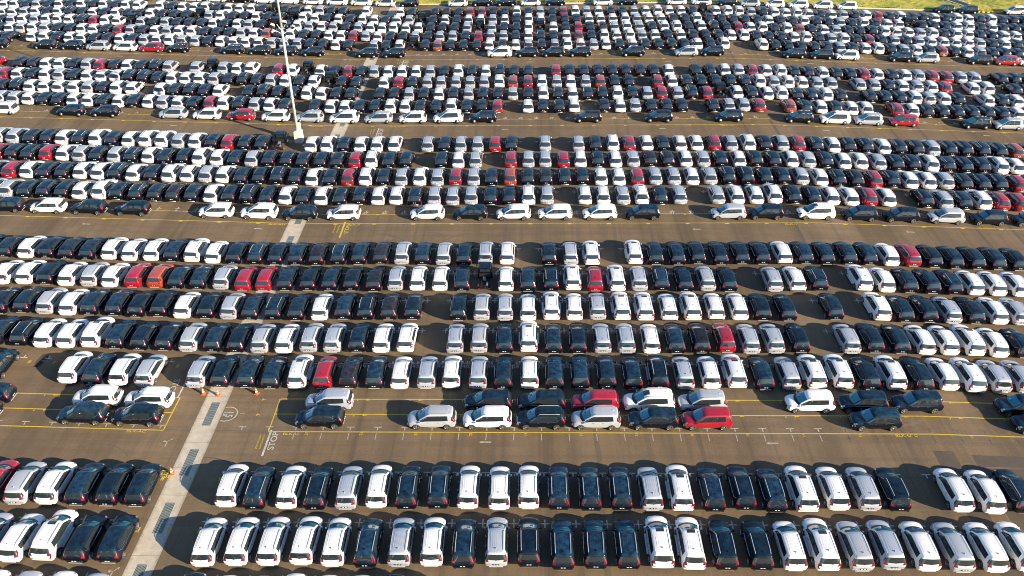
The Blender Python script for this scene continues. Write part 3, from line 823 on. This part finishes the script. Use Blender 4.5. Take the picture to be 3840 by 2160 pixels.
P4 = [(0, -60, 'K'), (0, 526, 'K'), (0, 850, 'K'), (0, 1171, 'S'), (0, 1497, 'W'), (0, 1816, 'R'), (0, 2140, 'k'), (760, 349, 'k'), (760, 673, 'K'), (760, 997, 'K'), (760, 1325, 'K'), (760, 1976, 'K'), (760, 2301, 'K'),
      (1520, 1136, 'P'), (1520, 1470, 'K'), (1520, 1786, 'K'), (1520, 2106, 'K'), (2280, 304, 'K'), (2280, 947, 'S'), (2280, 1261, 'K'), (2280, 2252, 'K'), (3040, 134, 'K'), (3040, 442, 'W'), (3040, 1091, 'K'), (3040, 1408, 'S'),
      (3040, 2048, 'B'), (3040, 2368, 'R'), (3040, 2660, 'W')]
P5 = [(0, 0, 'W'), (0, 290, 'K'), (0, 580, 'W'), (0, 850, 'K'), (0, 1140, 'K'), (0, 1420, 'W'), (0, 1710, 'W'), (0, 2020, 'W'), (0, 2312, 'W'), (760, 157, 'W'), (760, 440, 'K'), (760, 735, 'W'), (760, 1030, 'W'), (760, 1325, 'W'), (760, 1617, 'P'),
      (760, 1912, 'P'), (760, 2200, 'W'), (1520, 41, 'K'), (1520, 630, 'W'), (1520, 920, 'Q'), (1520, 1215, 'Q'), (1520, 1510, 'W'), (1520, 1810, 'K'), (1520, 2387, 'W'), (2280, 240, 'K'), (2280, 830, 'W'), (2280, 1128, 'W'),
      (2280, 1437, 'K'), (2280, 1714, 'S'), (2280, 2012, 'W'), (2280, 2298, 'W'), (3040, 146, 'W'), (3040, 440, 'W'), (3040, 1617, 'K'), (3040, 1900, 'K'), (3040, 2477, 'W')]
for L_, Y, Yw in ((P3, 124.95, 124.2), (P4, 155.5, 154.7), (P5, 188.75, 188.)):
    for b, c_, k in L_: far.append(('F', ux(b+c_/3.22, Yw), Y, H+math.radians(jit(1)), k))

# labels that single out each car ----------------------------------------------------------
byrow = {}
for t_ in things: byrow.setdefault(t_[0], []).append(t_)
for row, L_ in byrow.items():
    L_.sort(key=lambda t_: t_[1])
    cls = {'w': 'W', 'k': 'K', 's': 'S', 'B': 'K'}
    for side in (-1, 1):
        S_ = [t_ for t_ in L_ if (t_[1]-DRAINX)*side > 0]
        for t_ in S_:
            cc = cls.get(t_[4], t_[4]); same = [u for u in S_ if cls.get(u[4], u[4]) == cc]
            same.sort(key=lambda u: abs(u[1]-DRAINX)); n = len(same); i = same.index(t_)+1
            d = CDESC[cc]; sd = 'left' if side < 0 else 'right'
            if n == 1: lab = 'only %s %s of the drain strip in %s' % (d, sd, ROWNAME[row])
            elif i <= (n+1)//2: lab = '%s %s %s of the drain strip in %s' % (ordn[i], d, sd, ROWNAME[row])
            else: lab = '%s %s from the %s end of %s' % (ordn[n-i+1], d, sd, ROWNAME[row])
            det = 2 if row in ('R0', 'R1', 'R2', 'R3', 'P1a', 'P1b') else 1
            o = spawn(t_[4], det, row[0] == 'P')
            place(o, t_[1], t_[2], t_[3])
            suv = t_[4] in 'PQ'
            tagt(o, lab, 'car', 'cars parked side-on along the lanes' if row[0] == 'P' else 'cars parked nose-away in tight rows')

# ------------------------------------------------------------------ far cars: one object
FARSLOT = ['W', 'S', 'K', 'B', 'R', 'O', 'glass', 'wind', 'trim', 'under', 'tail', 'head', 'tyre', 'rail', 'plate', 'chrome', 'alloy']
FS = {k: i for i, k in enumerate(FARSLOT)}
def far_template(code):
    colr, suv, cross = CODE[code]
    V, Fc, mi, S = cage(bool(suv)); sm = {PAINT: FS[colr], GLASS: FS['glass'], WIND: FS['wind'], TRIM: FS['trim'], UNDER: FS['under'], TAIL: FS['tail'], HEAD: FS['head'], REARG: FS['glass'], SUNR: FS['glass']}
    b = MB(); b.add(V, Fc); b.mi = [sm[q] for q in mi]
    # shrink like the smoothed near cars
    ext = (1.03, 1.07) if suv else (1., 1.)
    R = .335*(1.08 if suv else 1.)
    for s_ in (-1, 1):
        for y in (-1.40*ext[0], 1.40*ext[0]):
            b.tube((s_*.70*ext[0], y, R), (s_*.885*ext[0], y, R), R, n=12, m=FS['tyre'])
            b.tube((s_*.886*ext[0], y, R), (s_*.889*ext[0], y, R), R*.62, n=10, m=FS['alloy'])
        b.box((s_*.96, .98, .98), (.17, .11, .13), FS[colr])
        if colr in 'KBRO':
            pts = [sidept(S, i, 4, .006, s_) for i in (16, 13, 10, 8)]+[sidept(S, 6, 4, .004, s_)*.6+sidept(S, 5, 5, .02, s_)*.4]
            b.path(pts, .016, 4, FS['chrome'])
        if cross or suv or colr in 'WS':
            pts = [Vector((s_*S[i][6][0], S[i][6][1], S[i][6][2]+.04)) for i in (6, 8, 11, 14)]; b.path(pts, .022, 4, FS['rail'])
    if colr in 'KBROS':
        for x in (-.11, .11): b.box((x, -2.25*ext[1], .68), (.13, .03, .06), FS['plate'])
    b.box((0, -2.20*ext[1], .37), (1.05, .05, .05), FS['rail'])
    return np.array([tuple(v) for v in b.V]), b.F, np.array(b.mi), None
tmpl = {}
allV = []; allL = []; allS = []; allT = []; allM = []; allSm = []; nv = nl = 0
for row, x, y, yaw, c in far:
    if c not in tmpl:
        v, f, m_, _ = far_template(c)
        tot = np.array([len(q) for q in f]); lo = np.array([i for q in f for i in q])
        tmpl[c] = (v, lo, tot, m_)
    v, lo, tot, m_ = tmpl[c]
    mat = Matrix.Translation((x, y, zf(x)+.002)) @ Matrix.Rotation(-math.atan(slope(x)), 4, 'Y') @ Matrix.Rotation(yaw, 4, 'Z')
    A = np.array(mat); vv = v @ A[:3, :3].T+A[:3, 3]
    allV.append(vv); allL.append(lo+nv); allT.append(tot); allM.append(m_); nv += len(v); nl += len(lo)
me = bpy.data.meshes.new('distant_parked_cars')
Vv = np.concatenate(allV); Ll = np.concatenate(allL); Tt = np.concatenate(allT); Mm = np.concatenate(allM)
me.vertices.add(len(Vv)); me.vertices.foreach_set('co', Vv.ravel().astype(np.float32))
me.loops.add(len(Ll)); me.loops.foreach_set('vertex_index', Ll.astype(np.int32))
me.polygons.add(len(Tt)); starts = np.concatenate([[0], np.cumsum(Tt)[:-1]])
me.polygons.foreach_set('loop_start', starts.astype(np.int32)); me.polygons.foreach_set('loop_total', Tt.astype(np.int32))
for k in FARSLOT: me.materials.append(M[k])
me.polygons.foreach_set('material_index', Mm.astype(np.int32)); me.polygons.foreach_set('use_smooth', np.ones(len(Tt), dtype=bool))
me.update(calc_edges=True); me.validate()
o = bpy.data.objects.new('distant_parked_cars', me); COL.objects.link(o); o['kind'] = 'stuff'
tagt(o, 'white, black, silver and red cars packed in rows across the far half of the lot', 'cars')

# ------------------------------------------------------------------ truck chassis
def make_truck():
    root = bpy.data.objects.new('truck_chassis', None); COL.objects.link(root)
    # cab shell: loft of rounded sections along Y
    secs = [(-.0, .78, .45, 1.80), (.06, .83, .40, 1.90), (.70, .84, .38, 1.95), (1.20, .83, .38, 1.92), (1.55, .80, .38, 1.45), (1.80, .78, .40, 1.05), (1.86, .74, .45, .95)]
    b = MB(); V = []; Fc = []; n = 12
    for y, w_, z0, z1 in secs:
        wt = w_*(.88 if z1 > 1.5 else .95); r = .09
        ring = [(-w_+r, z0), (w_-r, z0), (w_, z0+r), (w_, (z0+z1)/2-.05), (w_-.02, (z0+z1)/2), (wt, z1-r), (wt-r, z1), (-wt+r, z1), (-wt, z1-r), (-w_+.02, (z0+z1)/2), (-w_, (z0+z1)/2-.05), (-w_, z0+r)]
        V += [(x, y+.25, z) for x, z in ring]
    for i in range(len(secs)-1):
        for k in range(n): Fc.append((i*n+k, i*n+(k+1) % n, (i+1)*n+(k+1) % n, (i+1)*n+k))
    Fc += [tuple(range(n)), tuple(range((len(secs)-1)*n, len(secs)*n))[::-1]]
    b.add(V, [f[::-1] for f in Fc]); ob('cab', b.mesh('cab', [M['K']]), root)
    b = MB(); b.box((0, .235, 1.50), (1.15, .03, .36), 0); ob('rear_window', b.mesh('rear_window', [M['glass']]), root)
    b = MB(); b.add([(-.68, 1.47, 1.90), (.68, 1.47, 1.90), (.72, 1.82, 1.46), (-.72, 1.82, 1.46)], [(0, 1, 2, 3)]); ob('windshield', b.mesh('windshield', [M['wind']]), root)
    for s_ in (-1, 1):
        b = MB(); b.box((s_*.835, .95, 1.42), (.03, .85, .38), 0); ob('side_window', b.mesh('side_window', [M['glass']]), root)
        b = MB(); b.box((s_*1.0, 1.55, 1.35), (.10, .08, .26), 0); b.box((s_*.88, 1.55, 1.30), (.18, .03, .03), 0); ob('mirror', b.mesh('mirror', [M['trim']]), root)
    b = MB()
    for s_ in (-1, 1): b.box((s_*.36, -.75, .58), (.09, 2.7, .14))
    for y in (-2.0, -1.5, -1.0, -.5, 0.): b.box((0, y, .58), (.70, .08, .10))
    b.box((0, -2.08, .60), (1.45, .07, .12)); b.tube((-.75, -1.28, .34), (.75, -1.28, .34), .07, n=8)
    b.box((0, .12, .95), (1.3, .06, .5)); b.tube((0, -.1, .42), (0, -1.2, .38), .04, n=6); b.tube((0, -1.28, .22), (0, -1.28, .48), .16, n=10)
    ob('frame', b.mesh('frame', [M['steel']]), root)
    b = MB(); b.box((-.05, -.25, .72), (.42, .5, .34), 0, taper=.7); b.tube((.28, -.9, .62), (.28, -1.5, .62), .13, n=10); ob('fuel_tank', b.mesh('fuel_tank', [M['tank']]), root)
    for s_ in (-1, 1):
        b = MB(); b.box((s_*.58, -2.13, .62), (.22, .05, .10)); ob('tail_light', b.mesh('tail_light', [M['tail']]), root)
        b = MB(); b.box((s_*.62, 2.10, .75), (.24, .05, .16)); ob('headlight', b.mesh('headlight', [M['head']]), root)
        for y, x in ((-1.28, .72), (1.25, .74)):
            wn = ob('wheel', TYRE, root, (s_*x, y, .335), (0, 0, 0 if s_ > 0 else math.pi)); ob('rim', RIM_B, wn)
    return root
tr0 = make_truck(); reg(tr0)
TROW = {}
trucks.sort(key=lambda t_: ([q[0] for q in ROWS].index(t_[0]), t_[1]))
rowsT = [q[0] for q in ROWS if q[0] in {t_[0] for t_ in trucks}]
tname = {r: '%s row of parked cars from the top' % ordn[20-int(r[1:])+1] for r in rowsT}
tname['R6'] = 'sixth-nearest nose-away row'
for k, (row, x, y, yaw) in enumerate(trucks):
    o = tr0 if k == 0 else copy_tree(tr0)
    place(o, x, y, yaw)
    same = [t_ for t_ in trucks if t_[0] == row]; i = same.index((row, x, y, yaw))+1
    if row == 'R6': lab = 'nearest bedless black truck, alone between a black and a white minivan'
    elif row == 'R11': lab = 'bedless black truck chassis parked just left of the lamp mast pedestal'
    else: lab = ('only' if len(same) == 1 else ordn[i]+' leftmost' if i > 1 else 'leftmost')+' bedless black truck in the '+tname[row]
    tagt(o, lab, 'truck', 'black truck chassis without beds')

# ------------------------------------------------------------------ cones
def make_cone():
    root = bpy.data.objects.new('traffic_cone', None); COL.objects.link(root)
    b = MB(); b.box((0, 0, .02), (.42, .42, .04), 0, taper=.92); ob('cone_base', b.mesh('cone_base', [M['cone']]), root)
    b = MB()
    pr = [(.04, .16), (.25, .123), (.25, .124), (.38, .10), (.38, .098), (.52, .075), (.52, .077), (.60, .060), (.60, .058), (.74, .032)]
    n = 20
    for (z0, r0), (z1, r1) in zip(pr, pr[1:]):
        if abs(z1-z0) < .001: continue
        b.tube((0, 0, z0), (0, 0, z1), r0, r1, n=n, m=1 if (abs(z0-.25) < .01 or abs(z0-.52) < .01) else 0)
    ob('cone_body', b.mesh('cone_body', [M['cone'], M['conew']], False), root)
    return root
c0 = make_cone(); reg(c0)
for k, (x, y, lab) in enumerate([(-30.51, 60.01, 'orange and white cone just left of the drain strip behind a silver minivan'),
        (-29.05, 59.88, 'orange and white cone standing on the concrete drain strip'),
        (-25.39, 60.14, 'orange and white cone right of the drain strip behind a black minivan'),
        (-29.95, 49.8, 'nearest orange cone, by the yellow STOP left of the drain strip'),
        (-28.93, 187.3, 'tiny far orange cone at the far end of the drain strip')]):
    o = c0 if k == 0 else copy_tree(c0)
    place(o, x, y, math.radians(jit(20))); tagt(o, lab, 'traffic cone', 'orange traffic cones')

# ------------------------------------------------------------------ floodlight mast
mast = bpy.data.objects.new('floodlight_mast', None); COL.objects.link(mast)
mx, my = -34.22, 117.15; mast.location = (mx, my, zf(mx))
tagt(mast, 'tall pale steel floodlight mast on a concrete pedestal, four lamps part-way up', 'lamp post')
b = MB(); b.box((0, 0, .9), (1.18, 1.18, 1.8), 0, taper=.93); b.box((0, 0, 1.82), (.98, .98, .06), 0); ob('pedestal', b.mesh('pedestal', [M['ped']]), mast)
b = MB(); b.box((.27, .05, 2.45), (.40, .40, 1.25), 0); ob('switch_box', b.mesh('switch_box', [M['kerb']]), mast)
b = MB(); b.tube((-.12, 0, 1.83), (-.12, 0, 1.90), .34, n=20); b.tube((-.12, 0, 1.90), (-.12, 0, 17.3), .225, .165, n=20); b.tube((-.12, 0, 17.3), (-.12, 0, 30.), .16, .12, n=20)
b.tube((-.12, 0, 9.6), (-.12, 0, 9.75), .215, n=20)
ob('pole', b.mesh('pole', [M['galv']], True), mast)
b = MB()
for a in range(8):
    t0, t1 = a*math.pi/4, (a+1)*math.pi/4; b.tube((-.12+.42*math.cos(t0), .42*math.sin(t0), 16.7), (-.12+.42*math.cos(t1), .42*math.sin(t1), 16.7), .05, n=6)
for s_ in (-1, 1):
    b.tube((-.12+s_*.15, 0, 16.6), (-.12+s_*1.35, 0, 17.2), .05, n=6); b.tube((-.12+s_*.15, -.1, 17.2), (-.12+s_*.6, -.1, 17.9), .04, n=6)
ob('bracket', b.mesh('bracket', [M['galv']]), mast)
for (x, y, z, ry, rz) in ((-1.35, -.1, 17.8, .5, .3), (-1.25, -.2, 16.9, -.4, .2), (.35, .1, 18.2, .1, 0), (1.45, -.1, 17.6, -.5, -.3)):
    b = MB(); m4 = Matrix.Translation((x, y, z)) @ Matrix.Rotation(rz, 4, 'Z') @ Matrix.Rotation(ry, 4, 'Y') @ Matrix.Rotation(-.7, 4, 'X')
    b.box((0, 0, 0), (.62, .5, .34), 0, m4, .75); b.box((0, 0, -.18), (.58, .46, .02), 1, m4)
    ob('floodlight', b.mesh('floodlight', [M['lampbody'], M['glass']]), mast)
struct(ground_sheet('repair_patch', [-33.5, -32.6], [115.6, 116.2], .005, M['kerb']))

# ------------------------------------------------------------------ far edge: kerb, grass, ditch, sign
kb = MB()
def kerbrun(x0, x1, m):
    cuts = [x0]+[k for k in (-97., -28.83, 37.01, 103.) if x0 < k < x1]+[x1]
    for a, b_ in zip(cuts, cuts[1:]):
        V = []
        for x in (a, b_):
            z = zf(x); V += [(x, 189.75, z-.05), (x, 189.75, z+.17), (x, 189.80, z+.20), (x, 190.0, z+.20), (x, 190.0, z-.05)]
        kb.add(V, [(k, k+1, k+6, k+5)[::-1] for k in range(4)]+[(0, 1, 2, 3, 4), (9, 8, 7, 6, 5)], m)
kerbrun(-170, -24.6, 0)
for k in range(6): kerbrun(-24.6+.6*k, -24.0+.6*k, 1 if k % 2 == 0 else 0)
kerbrun(-21.0, 99.4, 0)
for k in range(9): kerbrun(99.4+.55*k, 99.95+.55*k, 1 if k % 2 == 0 else 2)
kerbrun(104.35, 170, 0)
o = bpy.data.objects.new('kerb', kb.mesh('kerb', [M['kerb'], M['yellow'], M['trim']])); COL.objects.link(o); struct(o)

nx, ny = 360, 60
gx = np.linspace(-170, 170, nx); gyv = 190.0+np.linspace(0, 1, ny)**1.6*120
rs = np.random.RandomState(3); hgt = np.zeros((ny, nx))
for k in range(60):
    fx, fy, ph = rs.uniform(.2, 3.), rs.uniform(.2, 3.), rs.uniform(0, 6.28)
    hgt += .05/math.sqrt(1+fx*fx+fy*fy)*np.sin(fx*gx[None, :]+fy*gyv[:, None]+ph)
V = []
for j in range(ny):
    for i in range(nx):
        x, y = gx[i], gyv[j]; e = min(1, (y-190)/1.0)
        ditch = abs((x-99.9)+(y-193.8)*.44)
        h = zf(x)+.17+e*(.10+.4*max(0, hgt[j, i])+.25*abs(hgt[j, i]))
        if ditch < 1.3 and y > 193: h = zf(x)-.5
        V.append((x, y, h))
Fc = [(j*nx+i, j*nx+i+1, (j+1)*nx+i+1, (j+1)*nx+i) for j in range(ny-1) for i in range(nx-1)]
tuft = []
for k in range(34000):
    x = random.uniform(-60, 125); y = 190.2+random.random()**1.5*22
    if abs((x-99.9)+(y-193.8)*.44) < 1.2 and y > 193: continue
    a = random.uniform(0, 6.28); h = random.uniform(.05, .20); w_ = random.uniform(.05, .16); z = zf(x)+.22
    i = len(V); dx, dy = math.cos(a)*w_, math.sin(a)*w_
    V += [(x-dx, y-dy, z), (x+dx, y+dy, z), (x+dx*.2+random.uniform(-.1, .1), y+dy*.2, z+h)]; Fc.append((i, i+1, i+2))
o = meshobj('grass', V, Fc, [M['grass']], smooth=False); o['kind'] = 'stuff'; tagt(o, 'rough green and yellow grass verge along the far kerb', 'grass')
# sloping concrete ditch through the grass
db = MB()
A, B = Vector((99.9, 193.8, 0)), Vector((85., 227.6, 0)); dr = (B-A).normalized(); pr_ = Vector((dr.y, -dr.x, 0))
z = zf(98.)
def strip(o0, o1, za, zb_, m=0):
    P_ = [A+pr_*o0, A+pr_*o1, B+pr_*o1, B+pr_*o0]
    db.add([(P_[0].x, P_[0].y, z+za), (P_[1].x, P_[1].y, z+zb_), (P_[2].x, P_[2].y, z+zb_), (P_[3].x, P_[3].y, z+za)], [(0, 1, 2, 3)], m)
strip(-1.35, -1.05, .42, .42); strip(1.05, 1.35, .42, .42); strip(-1.05, -.5, .42, -.1, 1); strip(.5, 1.05, -.1, .42, 1); strip(-.5, .5, -.1, -.1, 1)
strip(-1.36, -1.351, -.6, .42); strip(1.351, 1.36, .42, -.6)
o = bpy.data.objects.new('concrete_ditch', db.mesh('concrete_ditch', [M['kerb'], M['conc']])); COL.objects.link(o); struct(o)
ap = Flat(); ap.quad([(99.3, 186.4), (101.8, 186.2), (100.9, 187.3), (99.6, 187.4)], .02); ap.build('concrete_apron', M['kerb'])
sg = bpy.data.objects.new('speed_sign', None); COL.objects.link(sg); sg.location = (100.4, 194.3, zf(100.4)+.1)
tagt(sg, 'round red-rimmed white speed limit sign on a thin post in the grass', 'road sign')
b = MB(); b.tube((0, 0, 0), (0, 0, 2.6), .045, n=8); ob('post', b.mesh('post', [M['kerb']]), sg)
b = MB(); b.tube((0, .03, 2.7), (0, 0, 2.7), .62, n=32); ob('sign_rim', b.mesh('sign_rim', [M['signred']]), sg)
pl = b = MB(); b.tube((0, 0, 2.7), (0, -.012, 2.7), .47, n=32); fc = ob('sign_face', b.mesh('sign_face', [M['conew']]), sg)
b = MB()
for s_ in ((-.17, .07), ):
    b.box((-.17, -.018, 2.7), (.07, .008, .46))
for dz, ln in ((.20, .26), (.02, .26), (-.20, .26)): b.box((.10, -.018, 2.7+dz), (ln, .008, .06))
b.box((-.01, -.0185, 2.81), (.06, .008, .2)); b.box((.21, -.0185, 2.60), (.06, .008, .2))
ob('numeral', b.mesh('numeral', [M['trim']]), sg)
# dark rubber-stained hole near the left bays
hs = Flat(); hs.quad([(-48.6, 63.3), (-48.1, 63.2), (-47.8, 64.0), (-48.3, 64.3)], .0025); hs.quad([(-48.3, 64.3), (-47.8, 64.4), (-47.6, 65.0), (-48.0, 65.1)], .0025)
hs.build('pothole_stain', M['under'])
print('cars', len(things), 'far', len(far), 'trucks', len(trucks))
